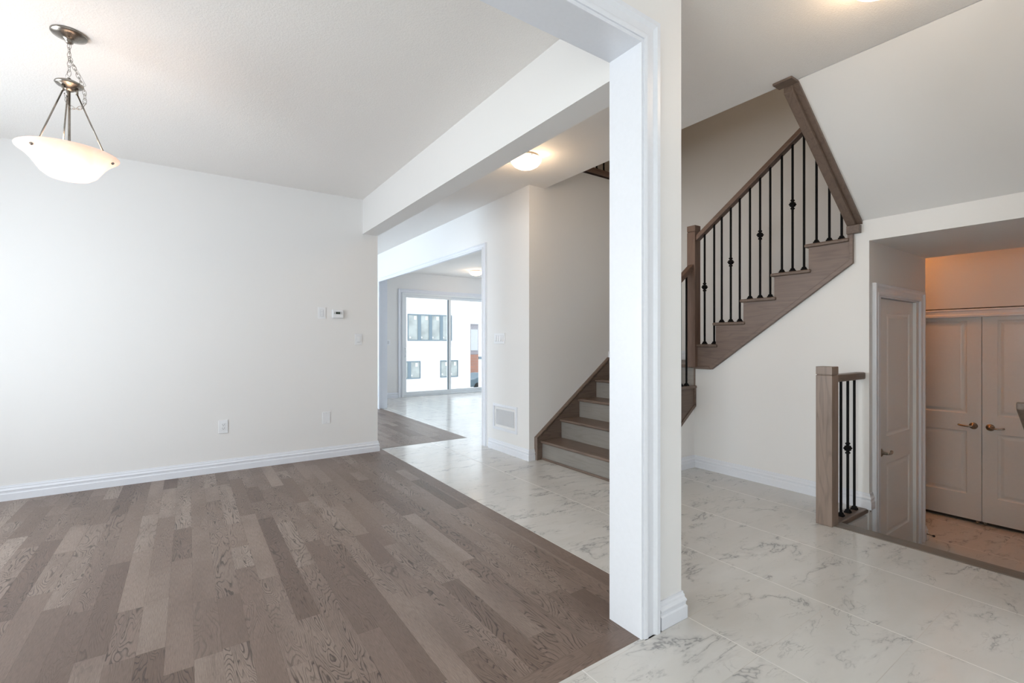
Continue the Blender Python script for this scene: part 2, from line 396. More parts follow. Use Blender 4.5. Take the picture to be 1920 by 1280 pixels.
def plank_floor(name, regions, label):
    """regions: (x0,x1,y0,y1,width, along)"""
    vs, fs, rn, uvs = [], [], [], []
    g = .0002
    for (x0, x1, y0, y1, w, along, lmin, lmax) in regions:
        a0, a1, b0, b1 = (y0, y1, x0, x1) if along == 'y' else (x0, x1, y0, y1)
        b = b0; row = 0; border = (b1 - b0) < .12
        while b < b1 - 1e-4:
            be = min(b + w, b1)
            if b1 - be < .02: be = b1
            a = a0 - (random.random() * lmax if lmax < 3 else 0)
            while a < a1 - 1e-4:
                L = random.uniform(lmin, lmax); ae = min(a + L, a1)
                if a1 - ae < .12: ae = a1
                s0 = max(a, a0)
                if ae > s0 + .005:
                    k = len(vs)
                    q = [(s0 + g, b + g), (ae - g, b + g), (ae - g, be - g), (s0 + g, be - g)]
                    for (aa, bb) in q: vs.append((bb, aa, 0) if along == 'y' else (aa, bb, 0))
                    if along == 'y': fs.append((k, k + 3, k + 2, k + 1)); order = [0, 3, 2, 1]
                    else: fs.append((k, k + 1, k + 2, k + 3)); order = [0, 1, 2, 3]
                    ou, ov = random.uniform(0, 60), random.uniform(0, 60)
                    uvs += [(q[i][0] - s0 + ou, q[i][1] - b + ov) for i in order]
                    rn.append((random.random() * .38, random.random(), random.random() * .35, 1) if border else (random.random(), random.random(), random.random(), 1))
                a = ae
            b = be
    me = bpy.data.meshes.new(name); me.from_pydata(vs, [], fs)
    uvl = me.uv_layers.new(name='grain')
    for i, uv in enumerate(uvs): uvl.data[i].uv = uv
    at = me.attributes.new('rnd', 'FLOAT_COLOR', 'FACE')
    for i, c in enumerate(rn): at.data[i].color = c
    me.materials.append(PLANK)
    o = bpy.data.objects.new(name, me); COL.objects.link(o)
    o['kind'] = 'structure'; o['label'] = label; o['category'] = 'floor'
    return o
fl = plank_floor('floor', [(-2.2, 1.707, 1.365, 5.12, .0925, 'y', .28, 1.15),
                      (1.707, 1.80, 1.43, 5.12, .093, 'y', 1.0, 1.9),
                      (-1.3, 1.52, 1.27, 1.365, .095, 'x', .9, 1.6),
                      (1.729, 1.80, 5.12, 5.24, .08, 'y', .5, .6)], 'grey-brown oak plank floor of the dining room with a plank border')
fl2 = plank_floor('floor', [(-2.2, 2.81, 5.24, 9.85, .0925, 'y', .28, 1.15), (2.81, 2.90, 5.24, 9.85, .09, 'y', 1.0, 1.9)],
                 'grey-brown oak plank floor of the great room beyond the long wall')
struct('floor', MB().box(-2.3, 1.80, 1.27, 5.24, -.14, -.002).box(-2.3, 2.90, 5.20, 9.85, -.14, -.002), DARK, 'dark subfloor seen only in the joints between planks', 'floor')
struct('trim_1', MB().box(1.79, 2.90, 5.20, 5.24, -.10, .001), WX, 'thin dark wood strip between hall tile and great room planks', 'trim')
struct('trim_2', MB().box(3.47, 3.585, .33, 1.335, -.03, .004), WNOSE, 'grey-brown wooden nosing along the edge of the tile above the steps down', 'trim', bevel=.008)

# steps down (below the nosing)
st = thing('entry_steps', (3.47, .83, -.51), 'short grey-brown wooden steps hidden just below the tile edge at right', 'steps')
for k in range(2):
    x = 3.53 + .24 * k; z = -.17 * (k + 1)
    MB().box(x - .02 if k else x + .06, x + .26, .34, 1.31, z - .03, z).build('tread', WY, st, .004)
for k in range(3):
    x = 3.50 + .255 * k; z = -.17 * k
    MB().box(x - .01, x + .01, .34, 1.31, z - .17, z - .031).build('riser', WY, st)
struct('wall_step_side', MB().box(3.47, 4.04, 1.33, 1.345, -.51, -.05).box(3.46, 3.469, .33, 1.33, -.51, -.031), WALL, 'small white wall face beside the steps under the short railing', 'wall')

# ------------------------------------------------------------------ trim profiles
BASE = [(0, 0), (.019, 0), (.019, .052), (.014, .058), (.014, .070), (.017, .074), (.017, .080), (.010, .092), (.010, .100), (.006, .108), (.006, .114), (0, .114)]
def base(name, path, label, z=0.0):
    # path walked so that the room is on its right (dir x up)
    struct(name, MB().sweep([(x, y, z) for x, y in path], (0, 0, 1), BASE), TRIM, label, 'baseboard')
base('baseboard_dining', [(-2.2, 5.12), (1.729, 5.12), (1.729, 5.24), (-2.2, 5.24)][0:3] + [(1.2, 5.24)], 'white baseboard along the long dining wall')
base('baseboard_hall', [(2.85, 4.585), (2.85, 3.82), (2.915, 3.82)], 'white baseboard under the air grille on the hall wall')
base('baseboard_stub', [(1.80 - .02 - .16, 1.27), (1.778, 1.27), (1.778, 1.43), (1.56, 1.43)][::1], 'stepped white baseboard at the foot of the foreground wall end')
base('baseboard_stairs', [(3.03, 2.74), (4.04, 2.74), (4.04, 1.32), (4.095, 1.32)][::1], 'white baseboard below the upper stair flight')
base('baseboard_kitchen', [(3.00, 9.85), (3.79, 9.85)], 'white baseboard left of the patio door')
base('baseboard_recess', [(5.255, 1.32), (5.296, 1.32), (5.296, 1.6)], 'short white baseboard at the corner beside the single door', -.51)
base('baseboard_landing', [(3.99, 3.82), (5.10, 3.82), (5.10, 2.70)], 'white baseboard on the lower stair landing', .986)

CAS = [(0, 0), (0, .014), (.010, .018), (.016, .018), (.022, .013), (.048, .013), (.054, .018), (.060, .024), (.076, .024), (.080, .018), (.080, 0)]
def casing(name, path, up, label, w=.08):
    k = w / .08
    struct(name, MB().sweep(path, up, [(a * k, b) for a, b in CAS]), TRIM, label, 'casing')
# foreground opening (front side, normal -y); outward must equal dir x up
casing('trim_3', [(1.52, 1.27, 0), (1.52, 1.27, 2.43), (-1.3, 1.27, 2.43), (-1.3, 1.27, 0)], (0, -1, 0), 'fluted white casing around the foreground opening', .09)
struct('trim_4', MB().box(1.508, 1.524, 1.262, 1.438, -.002, 2.43), TRIM, 'flat white jamb board lining the right side of the foreground opening', 'trim', .001)
struct('trim_5', MB().box(-1.30, 1.508, 1.262, 1.438, 2.415, 2.431), TRIM, 'flat white board lining the underside of the foreground header', 'trim', .001)
# kitchen opening in the hall wall (normal -x)
casing('trim_6', [(2.85, 8.38, 0), (2.85, 8.38, 2.36), (2.85, 4.65, 2.36), (2.85, 4.65, 0)], (-1, 0, 0), 'white casing around the opening from hall to kitchen', .07)
struct('trim_7', MB().box(2.842, 3.008, 4.638, 4.652, 0, 2.36).box(2.842, 3.008, 4.652, 8.375, 2.346, 2.36).box(2.842, 3.008, 8.375, 8.389, 0, 2.36), TRIM, 'glossy white boards lining the kitchen opening', 'trim', .001)

# ------------------------------------------------------------------ dining window; great, entry and kitchen windows added for fill (all out of frame)
def window(name, axis, u0, u1, z0, z1, w, label, nmul=2):
    r = sroot(name, ((w, (u0 + u1) / 2, z0) if axis == 'x' else ((u0 + u1) / 2, w, z0)), label, 'window')
    def B(mb, a0, a1, zz0, zz1, d0, d1):
        return mb.box(w + d0, w + d1, a0, a1, zz0, zz1) if axis == 'x' else mb.box(a0, a1, w + d0, w + d1, zz0, zz1)
    f = MB(); t = .05
    B(f, u0, u1, z0, z0 + t, -.03, .03); B(f, u0, u1, z1 - t, z1, -.03, .03)
    B(f, u0, u0 + t, z0 + t, z1 - t, -.03, .03); B(f, u1 - t, u1, z0 + t, z1 - t, -.03, .03)
    for k in range(1, nmul):
        c = u0 + (u1 - u0) * k / nmul; B(f, c - .02, c + .02, z0 + t, z1 - t, -.025, .025)
    fo = f.build('window_frame', VINYL, r)
    B(MB(), u0 + .04, u1 - .04, z0 + .04, z1 - .04, -.003, .003).build('pane', GLASS, fo)
    return r
window('window_1', 'x', 2.3, 4.3, .5, 2.3, -2.25, 'dining room window to the left of the frame', 2)
window('fill_window_4', 'x', -.9, .9, .4, 2.3, -2.25, 'made-up entry side window left of the viewer, added for fill light', 2)
window('fill_window_5', 'x', 5.2, 8.8, .9, 2.3, 7.56, 'made-up kitchen side window out of frame, added to brighten the kitchen', 3)
window('fill_window_2', 'x', 6.3, 8.9, .5, 2.3, -2.25, 'great room window out of frame, added for fill light', 3)
window('fill_window_3', 'y', -1.6, 2.2, .35, 2.35, -3.55, 'invented wide front window behind the viewer, added for fill light', 4)

# ------------------------------------------------------------------ patio door
pd = sroot('door_1', (5.02, 9.85, 0), 'white two-panel sliding glass patio door at the far end of the kitchen', 'patio door')
y0 = 9.80
fm = MB()
fm.box(3.86, 3.90, y0 + .02, 9.97, 0, 2.30).box(6.15, 6.19, y0 + .02, 9.97, 0, 2.30).box(3.90, 6.15, y0 + .02, 9.97, 2.255, 2.30).box(3.90, 6.15, y0 + .02, 9.97, 0, .035)
fm.build('frame', VINYL, pd, .002)
def sash(name, x0, x1, ya, yb):
    m = MB(); t = .062
    m.box(x0, x0 + t, ya, yb, .036, 2.254).box(x1 - t, x1, ya, yb, .036, 2.254).box(x0 + t, x1 - t, ya, yb, 2.254 - .06, 2.254).box(x0 + t, x1 - t, ya, yb, .036, .036 + .075)
    o = m.build(name, VINYL, pd, .002)
    MB().box(x0 + t - .01, x1 - t + .01, (ya + yb) / 2 - .003, (ya + yb) / 2 + .003, .10, 2.20).build('pane', GLASS, o)
    return o
s1 = sash('sliding_panel', 3.90, 5.06, y0 + .03, y0 + .075)
s2 = sash('fixed_panel', 5.00, 6.15, y0 + .085, y0 + .13)
MB().box(4.985, 4.998, y0 + .035, y0 + .07, .11, 2.19).build('weather_seal', GREYRUB, s1)
hd = MB(); hd.tube([(3.935, y0 + .03 - d, z) for d, z in [(0, .88), (.03, .90), (.045, .95), (.045, 1.01), (.03, 1.06), (0, 1.08)]], .008, 8)
hd.build('door_handle', VINYL, pd)
casing('trim_8', [(3.86, 9.85, 0), (3.86, 9.85, 2.30), (6.19, 9.85, 2.30), (6.19, 9.85, 0)][::-1], (0, -1, 0), 'white casing around the patio door', .08)

# ------------------------------------------------------------------ panel doors
def panel_slab(w, h, panels, t=.035):
    """door in local u (0..w), v (0..h), face at d=0 towards -d ; returns list of (u,v,d) verts, faces"""
    us = sorted({0, w, *[p[0] for p in panels], *[p[1] for p in panels]})
    vs_ = sorted({0, h, *[p[2] for p in panels], *[p[3] for p in panels]})
    V, F = [], []
    def q(a, b, c, d):
        k = len(V); V.extend([a, b, c, d]); F.append((k, k + 1, k + 2, k + 3))
    for i in range(len(us) - 1):
        for j in range(len(vs_) - 1):
            cu, cv = (us[i] + us[i + 1]) / 2, (vs_[j] + vs_[j + 1]) / 2
            if any(p[0] < cu < p[1] and p[2] < cv < p[3] for p in panels): continue
            q((us[i], vs_[j], 0), (us[i + 1], vs_[j], 0), (us[i + 1], vs_[j + 1], 0), (us[i], vs_[j + 1], 0))
    for (a, b, c, d) in panels:
        rings = [(0, 0), (.006, .006), (.014, .009), (.022, .009), (.040, .003), (.046, .002)]
        R = [[(a + o, c + o, e), (b - o, c + o, e), (b - o, d - o, e), (a + o, d - o, e)] for o, e in rings]
        for r0, r1 in zip(R, R[1:]):
            for k in range(4): q(r0[k], r0[(k + 1) % 4], r1[(k + 1) % 4], r1[k])
        q(*R[-1])
    q((0, 0, t), (w, 0, t), (w, h, t), (0, h, t))
    for (p0, p1) in (((0, 0), (w, 0)), ((w, 0), (w, h)), ((w, h), (0, h)), ((0, h), (0, 0))):
        q((*p0, 0), (*p1, 0), (*p1, t), (*p0, t))
    return V, F
def lever(parent, c, out, along, L=.105, drop=-.005):
    """lever handle: rosette, neck, curved lever; out = normal, along = lever direction"""
    c, out, along = Vector(c), Vector(out), Vector(along)
    root = MB().lathe([(.031, 0), (.032, .004), (.030, .010), (.022, .015), (.012, .018), (.011, .045)], c, out, 24).build('door_handle', NICKEL, parent)
    pts = []; rr = []
    for k in range(11):
        s = k / 10
        pts.append(c + out * (.048 + .006 * math.sin(s * PI) - .006 * s * s) + along * (s * L - .006) + Vector((0, 0, drop * math.sin(s * PI) + .004 * s)))
        rr.append(.0105 - .002 * s + (.002 * s * s))
    MB().tube(pts, rr, 12, flat=.8).build('lever', NICKEL, root)
    return root
# single door in the recess
d2 = sroot('door_2', (4.66, 1.36, -.51), 'white two-panel single door in the recess beside the steps, lever at its left edge', 'door')
V, F = panel_slab(.853, 2.03, [(.195, .71, 1.0 - .03, 1.93), (.195, .71, .20, .76)])
MB().add([(4.262 + u, 1.343 + d, -.495 + v) for u, v, d in V], F).build('door_panel', DOORP, d2)
lever(d2, (4.262 + .062, 1.343, .365), (0, -1, 0), (1, 0, 0))
for z in (1.31, .50, -.30): MB().lathe([(.007, -.045), (.007, .045)], (5.112, 1.330, z), (0, 0, 1), 10).box(5.098, 5.114, 1.336, 1.343, z - .045, z + .045).build('hinge', NICKEL, d2)
struct('trim_9', MB().box(4.19, 4.26, 1.318, 1.40, -.51, 1.555).box(5.120, 5.13, 1.318, 1.40, -.51, 1.555).box(4.26, 5.120, 1.318, 1.40, 1.539, 1.555), TRIM, 'white jamb of the single door', 'trim')
casing('trim_10', [(4.185, 1.32, -.51), (4.185, 1.32, 1.55), (5.128, 1.32, 1.55), (5.128, 1.32, -.51)][::-1], (0, -1, 0), 'white casing around the single door in the recess', .085)
# double closet doors (normal -x)
for nm, ya, lab, s in (('door_3', 1.119, 'left white closet door of the pair, lever near the meeting edge', 1), ('door_4', 1.115, 'right white closet door of the pair at the frame edge', -1)):
    d = sroot(nm, (6.12, ya + s * .38, -.48), lab, 'door')
    V, F = panel_slab(.757, 1.99, [(.10, .657, 1.0, 1.885), (.10, .657, .235, .835)])
    MB().add([(6.125 + dd, ya + s * u, -.478 + v) for u, v, dd in V], F).build('door_panel', DOORP, d)
    lever(d, (6.125, ya + s * .055, .412), (-1, 0, 0), (0, s, 0))
    MB().box(6.112, 6.124, ya + s * .012, ya + s * .035, -.50, -.477).lathe([(.008, 0), (.008, .014)], (6.112, ya + s * .024, -.489), (-1, 0, 0), 10).build('floor_bolt', NICKEL, d)
struct('closet_shade_sheet', MB().box(6.165, 6.175, .36, 1.874, -.51, 1.53), DARK, 'dark sheet painted as closet shade, seen in the gap under the doors', 'trim')  # dark colour stands in for the unlit space behind the doors
casing('trim_12', [(6.15 - .03, .355, -.51), (6.12, .355, 1.52), (6.12, 1.879, 1.52), (6.12, 1.879, -.51)][::-1] if False else [(6.12, 1.879, -.51), (6.12, 1.879, 1.52), (6.12, .355, 1.52), (6.12, .355, -.51)], (-1, 0, 0), 'white casing around the double closet doors', .08)
# door stop
ds = thing('door_stop', (5.255, 1.30, -.46), 'tiny nickel door stop with dark tip on the baseboard beside the single door', 'door stop')
MB().tube([(5.262, 1.302, -.455), (5.262, 1.262, -.458)], .005, 8).build('stem', NICKEL, ds)
MB().lathe([(.009, 0), (.010, .012), (.004, .016)], (5.262, 1.262, -.458), (0, -1, 0), 12).build('rubber_tip', BLACKP, ds)

# ------------------------------------------------------------------ staircase
RS = .197
sc = thing('staircase', (4.0, 2.9, 0), 'grey-brown stained oak staircase turning up from the hall past a landing', 'staircase')
TH = .028
X1 = [3.0 + .2575 * k for k in range(5)]          # riser planes, flight one
Yn, Yf = 2.725, 3.795
for k in range(4):
    z = RS * (k + 1)
    MB().box(X1[k] - .028, X1[k + 1] + .004, Yn - .022, Yf, z - TH, z).build('tread', WY, sc, .010, 3)
for k in range(5):
    z = RS * k
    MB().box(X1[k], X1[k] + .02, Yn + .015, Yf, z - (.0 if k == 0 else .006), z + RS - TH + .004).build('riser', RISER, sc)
MB().box(2.985, 3.0, Yn + .04, Yf, 0, .022).build('shoe_molding', WY, sc, .006)
# closed skirt on the wall side with cap moulding
sk = [(2.945, 0), (2.945, .215), (3.985, 1.0), (3.985, .985), (4.03, .985), (4.03, .6), (3.2, 0)]
MB().prism(sk, 'xz', Yf, 3.819).build('skirt_board', WX, sc)
MB().sweep([(2.935, 3.82, 0), (2.935, 3.82, .225), (3.975, 3.82, 1.012), (4.06, 3.82, 1.012)][::-1], (0, -1, 0), [(-.006, 0), (-.006, .030), (-.002, .036), (.010, .036), (.018, .020), (.018, 0)]).build('skirt_cap', WX, sc)
# landing
MB().box(4.002, 5.098, Yn + .02, 3.815, .985 - TH, .985).build('landing', WX, sc, .006)
# open stringer flight one (visible side)
st1 = [(X1[0] + .0, 0)]
for k in range(5):
    st1 += [(X1[k], RS * (k + 1) - TH)] if k == 0 else [(X1[k], RS * k - TH), (X1[k], RS * (k + 1) - TH)]
st1 += [(4.035, 5 * RS - TH), (4.035, .588), (3.27, 0)]
MB().prism(st1, 'xz', Yn, 2.74).build('stringer', WX, sc)
MB().prism([(4.035, .588), (4.035, .62), (3.24, .012), (3.24, 0), (3.27, 0)], 'xz', Yn - .010, Yn).prism([(4.012, .60), (4.035, .60), (4.035, .757), (4.012, .757)], 'xz', Yn - .010, Yn).build('stringer_molding', WX, sc)
# flight two
ry = [2.752, 2.502, 2.240, 1.976, 1.712, 1.449]      # riser planes
zt = [1.185, 1.385, 1.580, 1.776, 1.974]
Xo = 4.02
for k in range(5):
    MB().box(Xo - .018, 5.098, ry[k + 1] - .016, ry[k] + .027, zt[k] - TH, zt[k]).build('tread', WX, sc, .010, 3)
    zb = .985 if k == 0 else zt[k - 1]
    MB().box(Xo + .012, 5.098, ry[k] - .02, ry[k], zb - .006, zt[k] - TH + .004).build('riser', WX, sc)
MB().box(4.17, 5.098, 1.43, 1.449, 1.976, 2.13).build('riser', WX, sc)
st2 = [(2.78, .955), (2.78, zt[0] - TH - .001), (ry[1], zt[0] - TH - .001)]
for k in range(1, 5):
    st2 += [(ry[k], zt[k] - TH - .001), (ry[k + 1], zt[k] - TH - .001)]
st2 += [(1.449, 2.02), (1.413, 2.02), (1.413, 1.785), (2.54, .951)]
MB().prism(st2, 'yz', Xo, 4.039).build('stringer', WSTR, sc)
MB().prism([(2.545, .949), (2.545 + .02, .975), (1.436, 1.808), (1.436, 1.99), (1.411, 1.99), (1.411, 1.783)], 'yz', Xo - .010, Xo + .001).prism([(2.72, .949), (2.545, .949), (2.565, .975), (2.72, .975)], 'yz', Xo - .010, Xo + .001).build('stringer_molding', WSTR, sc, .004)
# landing two and flight three
MB().box(4.045, 5.098, .335, 1.425, 2.15, 2.175).build('landing', WX, sc, .006)
slope = (2.80 - 2.085) / .98
def zs(x): return 2.085 + (4.04 - x) * slope
MB().prism([(4.035, zs(4.04) - .048), (4.035, 2.45), (3.063, 3.16), (3.063, zs(3.063) - .048)], 'xz', 1.394, 1.448).build('stringer', WX, sc, .003)
MB().prism([(4.04, zs(4.04) - .022), (4.04, zs(4.04)), (3.065, zs(3.065)), (3.065, zs(3.065) - .022)], 'xz', 1.360, 1.3935).build('soffit_trim', WX, sc)
MB().box(3.998, 4.039, 1.366, 1.449, 1.998, 2.058).build('trim_return', WX, sc, .003)
MB().box(2.975, 3.062, 1.36, 1.474, 2.785, 2.799).build('ceiling_trim', WY, sc, .003)
for k in range(4):
    x = 4.02 - .257 * k; z = 2.175 + RS * (k + 1)
    MB().box(x - .26, x + .02, .34, 1.401, z - TH, z).build('tread', WY, sc)
    MB().box(x - .02, x, .34, 1.401, z - RS, z - TH).build('riser', WY, sc)

# ------------------------------------------------------------------ railings
def newel(root, x, y, z0, z1, w, mat, groove=.055):
    h = w / 2
    o = MB().box(x - h, x + h, y - h, y + h, z0, z1 - groove - .006).build('newel_post', mat, root, .003)
    MB().box(x - h + .004, x + h - .004, y - h + .004, y + h - .004, z1 - groove - .006, z1 - groove).box(x - h, x + h, y - h, y + h, z1 - groove, z1).build('cap', mat, o, .002)
    return o
def baluster_mesh(h):
    m = MB(); r = .0066
    m.box(-r, r, -r, r, 0, h)
    return m
SHOE = MB().lathe([(.026, 0), (.026, .008), (.019, .014), (.017, .022), (.012, .026)], n=4, smooth=False, rot=PI / 4)
KN = MB().lathe([(.009, -.042), (.017, -.036), (.017, -.030), (.011, -.024), (.011, -.020), (.022, -.016), (.022, -.010), (.031, 0), (.022, .010), (.022, .016), (.011, .020), (.011, .024), (.017, .030), (.017, .036), (.009, .042)], n=4, smooth=False, rot=PI / 4)
cache = {}
def baluster(root, x, y, z0, z1, kz=None):
    """bar (own length) with a shoe and, where the photo shows one, a knuckle; shoe and knuckle share meshes"""
    b = baluster_mesh(z1 - z0).build('baluster', IRON); b.parent = root
    b.location = Vector((x, y, z0)) - root_loc(root)
    for nm, mb, z in (('shoe', SHOE, 0), ('knuckle', KN, (kz or 0) - z0)):
        if nm == 'knuckle' and kz is None: continue
        if nm not in cache: cache[nm] = mb.build(nm, IRON); c = cache[nm]
        else: c = cache[nm].copy(); COL.objects.link(c)
        c.parent = b; c.location = (0, 0, z)
    return b

# main stair railing
r1 = thing('stair_railing', (4.02, 2.735, .985), 'brown oak railing with black iron balusters climbing the upper stair flight', 'railing', )
newel(r1, 4.024, 2.735, .965, 2.322, .088, RZ)
def rail_yz(root, x, ya, za, yb, zb, hh, w, mat):
    return MB().prism([(ya, za), (yb, zb), (yb, zb + hh), (ya, za + hh)], 'yz', x - w / 2, x + w / 2).build('handrail', mat, root, .006)
rz = lambda y: 2.150 + .735 * (2.69 - y)
rail_yz(r1, 4.024, 2.69, rz(2.69) + .022, 1.45, rz(1.45) + .022, .054, .066, RY)
ys = [2.622, 2.524, 2.449, 2.362, 2.278, 2.186, 2.098, 2.013, 1.919, 1.836, 1.750, 1.660, 1.571, 1.489]
tr = [0, 0, 1, 1, 1, 2, 2, 2, 3, 3, 3, 4, 4, 4]
kn = {0: 1.725, 3: 1.925, 6: 2.120, 9: 2.317, 12: 2.50}
for i, y in enumerate(ys): baluster(r1, 4.03, y, zt[tr[i]], rz(y) + .03, kn.get(i))
r2 = thing('stair_railing', (3.02, 2.735, 0), 'lower stair railing ending at the tall brown newel, mostly behind the wall end', 'railing')
newel(r2, 2.985, 2.735, .0, 1.32, .088, RZ)
lz = lambda x: 1.875 - .766 * (3.979 - x)
MB().prism([(3.979, lz(3.979) + .020), (3.03, lz(3.03) + .020), (3.03, lz(3.03) + .076), (3.979, lz(3.979) + .076)], 'xz', 2.735 - .031, 2.735 + .031).build('handrail', RX, r2, .006)
for i, x in enumerate([3.09, 3.18, 3.31, 3.40, 3.49, 3.57, 3.66, 3.74, 3.82, 3.909]):
    k = max(j for j in range(5) if X1[j] - .03 < x)
    baluster(r2, x, 2.735, RS * (k + 1), lz(x) + .03, (RS * (k + 1) + lz(x)) / 2 if i % 3 == 1 else None)
# short railing beside the steps
r3 = thing('landing_railing', (3.49, 1.37, 0), 'short low railing with light oak newel and black balusters beside the steps down', 'railing')
newel(r3, 3.487, 1.373, 0, 1.042, .097, NZ, .052)
MB().box(3.537, 4.038, 1.340, 1.402, .935, .985).build('handrail', WX, r3, .008)
MB().prism([(3.50, 1.325), (4.038, 1.325), (4.09, 1.300), (4.09, 1.318), (4.038, 1.345), (4.038, 1.42), (3.50, 1.42)][:2] + [(4.075, 1.317), (4.038, 1.42), (3.50, 1.42)], 'xy', -.030, .004).build('base_board', WX, r3, .006)
for i, x in enumerate([3.600, 3.708, 3.822, 3.935]): baluster(r3, x, 1.375, .004, .937, .457 if i == 2 else None)
# second-storey balustrade glimpsed through the stairwell
r4 = thing('upper_railing', (4.0, 3.86, 3.1), 'dark upper storey balustrade glimpsed at the top of the stairwell', 'railing')
MB().box(3.07, 5.09, 3.80, 3.90, 3.095, 3.125).box(3.07, 5.09, 3.812, 3.90, 3.126, 3.165).build('fascia_board', RX, r4, .004)
MB().box(3.07, 5.09, 3.83, 3.89, 4.00, 4.06).build('handrail', RX, r4, .006)
for k in range(17): baluster(r4, 3.15 + .115 * k, 3.86, 3.165, 4.0)
struct('floor', MB().box(3.05, 5.10, 3.90, 5.0, 3.083, 3.10).box(1.0, 3.05, .33, 5.0, 3.083, 3.10), WX, 'upper storey floor out of sight', 'floor')
# wall handrail of the entry steps at the frame edge
r5 = thing('wall_handrail', (3.0, .40, .9), 'tip of a brown oak handrail sloping down at the right edge of the frame', 'handrail')
MB().prism([(3.02, .904), (3.02, .936), (3.04, .937), (4.0, .30), (4.0, .262)], 'xz', .385, .443).build('handrail', WX, r5, .006)
MB().tube([(3.4, .332, .58), (3.4, .375, .58), (3.4, .40, .64)], .008, 8).build('bracket', NICKEL, r5)

# ------------------------------------------------------------------ lamps
LG = M_lampglass('alabaster_glass_bowl', (1.0, .70, .56), .26)
LG2 = M_lampglass('white_glass_dome', (1.0, .80, .58), 3.0)
def point(name, loc, power, col=(1.0, .74, .54), r=.04):
    l = bpy.data.lights.new(name, 'POINT'); l.energy = power; l.color = col; l.shadow_soft_size = r
    o = bpy.data.objects.new(name, l); COL.objects.link(o); o.location = loc
px_, py_ = -.490, 3.205
pl = thing('pendant_lamp', (px_, py_, 2.75), 'brushed nickel pendant lamp with glowing frosted bowl hanging from the dining ceiling', 'pendant lamp')
P0 = (px_, py_, 0)
MB().lathe([(.072, 2.749), (.072, 2.745), (.068, 2.739), (.050, 2.731), (.030, 2.722), (.018, 2.717), (.016, 2.706), (.010, 2.70), (0, 2.698)], P0, n=40).build('canopy', NICKEL, pl)
def chain(mb, pts, link=.019, w=.0065, r=.0016):
    # interlocked oval links along a polyline
    P = [Vector(p) for p in pts]; seg = []
    step = link * .78; d = 0; i = 0; cur = P[0].copy(); out = [cur.copy()]
    for a, b in zip(P, P[1:]):
        L = (b - a).length; s = step - d
        while s <= L: out.append(a + (b - a) * (s / L)); s += step
        d = L - (s - step)
    for k, (a, b) in enumerate(zip(out, out[1:])):
        c = (a + b) / 2; t = (b - a).normalized()
        u = t.cross(Vector((.3, .9, .1))).normalized()
        if k % 2: u = t.cross(u).normalized()
        ring = []
        for j in range(12):
            th = 2 * PI * j / 12
            ring.append(c + t * math.cos(th) * link * .58 + u * math.sin(th) * w)
        mb.tube(ring, r, 6, closed=True)
RT = Vector((.823, -.568, 0))
def cp(s, z, dpt=0): return Vector((px_, py_, z)) + RT * s + Vector((.568, .823, 0)) * dpt
m = MB(); chain(m, [cp(0, 2.70), cp(0, 2.53)], .029, .008, .0012); m.build('chain', NICKEL, pl)
m = MB(); chain(m, [cp(.002, 2.632), cp(.015, 2.605), cp(.032, 2.565), cp(.054, 2.52), cp(.070, 2.48), cp(.080, 2.44), cp(.078, 2.40), cp(.058, 2.375), cp(.028, 2.372), cp(.002, 2.385), cp(-.014, 2.42), cp(-.022, 2.45)], .029, .008, .0012); m.build('slack_chain', NICKEL, pl)
m = MB(); m.tube([cp(.0, 2.70), cp(.004, 2.63), cp(.02, 2.60), cp(.055, 2.545), cp(.066, 2.50, .02), cp(.03, 2.47, .01)], .0008, 6).tube([cp(-.004, 2.56, 0), cp(-.016, 2.545), cp(-.02, 2.52), cp(-.012, 2.505)], .0008, 6); m.build('cord', NICKEL, pl)
MB().lathe([(0, 2.530), (.007, 2.528), (.009, 2.520), (.014, 2.515), (.040, 2.508), (.054, 2.500), (.056, 2.495), (.050, 2.488), (.030, 2.482), (.024, 2.470), (.016, 2.463), (.010, 2.460)], P0, n=36).build('hub', NICKEL, pl)
MB().lathe([(.0055, 2.03), (.0055, 2.461)], P0, n=12).build('stem', NICKEL, pl)
bowl = [(0.0134, 2.016), (0.0478, 2.0177), (0.0812, 2.0264), (0.107, 2.0465), (0.1241, 2.0726), (0.1413, 2.0987), (0.1623, 2.1221), (0.1815, 2.1378), (0.1939, 2.1465), (0.1967, 2.1509), (0.1939, 2.1526), (0.1795, 2.1439), (0.1604, 2.1274), (0.1375, 2.103), (0.1203, 2.0769), (0.1031, 2.0508), (0.0793, 2.0308), (0.0478, 2.0221), (0.0134, 2.0204)]
bw = MB().lathe(bowl, P0, n=64).build('lamp_shade', LG, pl)
ang0 = math.radians(-9.6)
for k in range(3):
    a = ang0 + k * 2 * PI / 3; ca, sa = math.cos(a), math.sin(a)
    m = MB(); m.tube([(px_ + .030 * ca, py_ + .030 * sa, 2.455), (px_ + .150 * ca, py_ + .150 * sa, 2.140)], .0036, 8)
    m.tube([(px_ + .030 * ca, py_ + .030 * sa, 2.485), (px_ + .030 * ca, py_ + .030 * sa, 2.45)], .006, 8); m.build('rod', NICKEL, pl)
    MB().lathe([(.0, .0), (.006, .003), (.007, .010), (.004, .016)][::-1] and [(.004, -.012), (.007, -.004), (.007, .010), (.0, .013)], (px_ + .168 * ca, py_ + .168 * sa, 2.132), (ca * .7, sa * .7, -.7), 10).build('screw', NICKEL, pl)

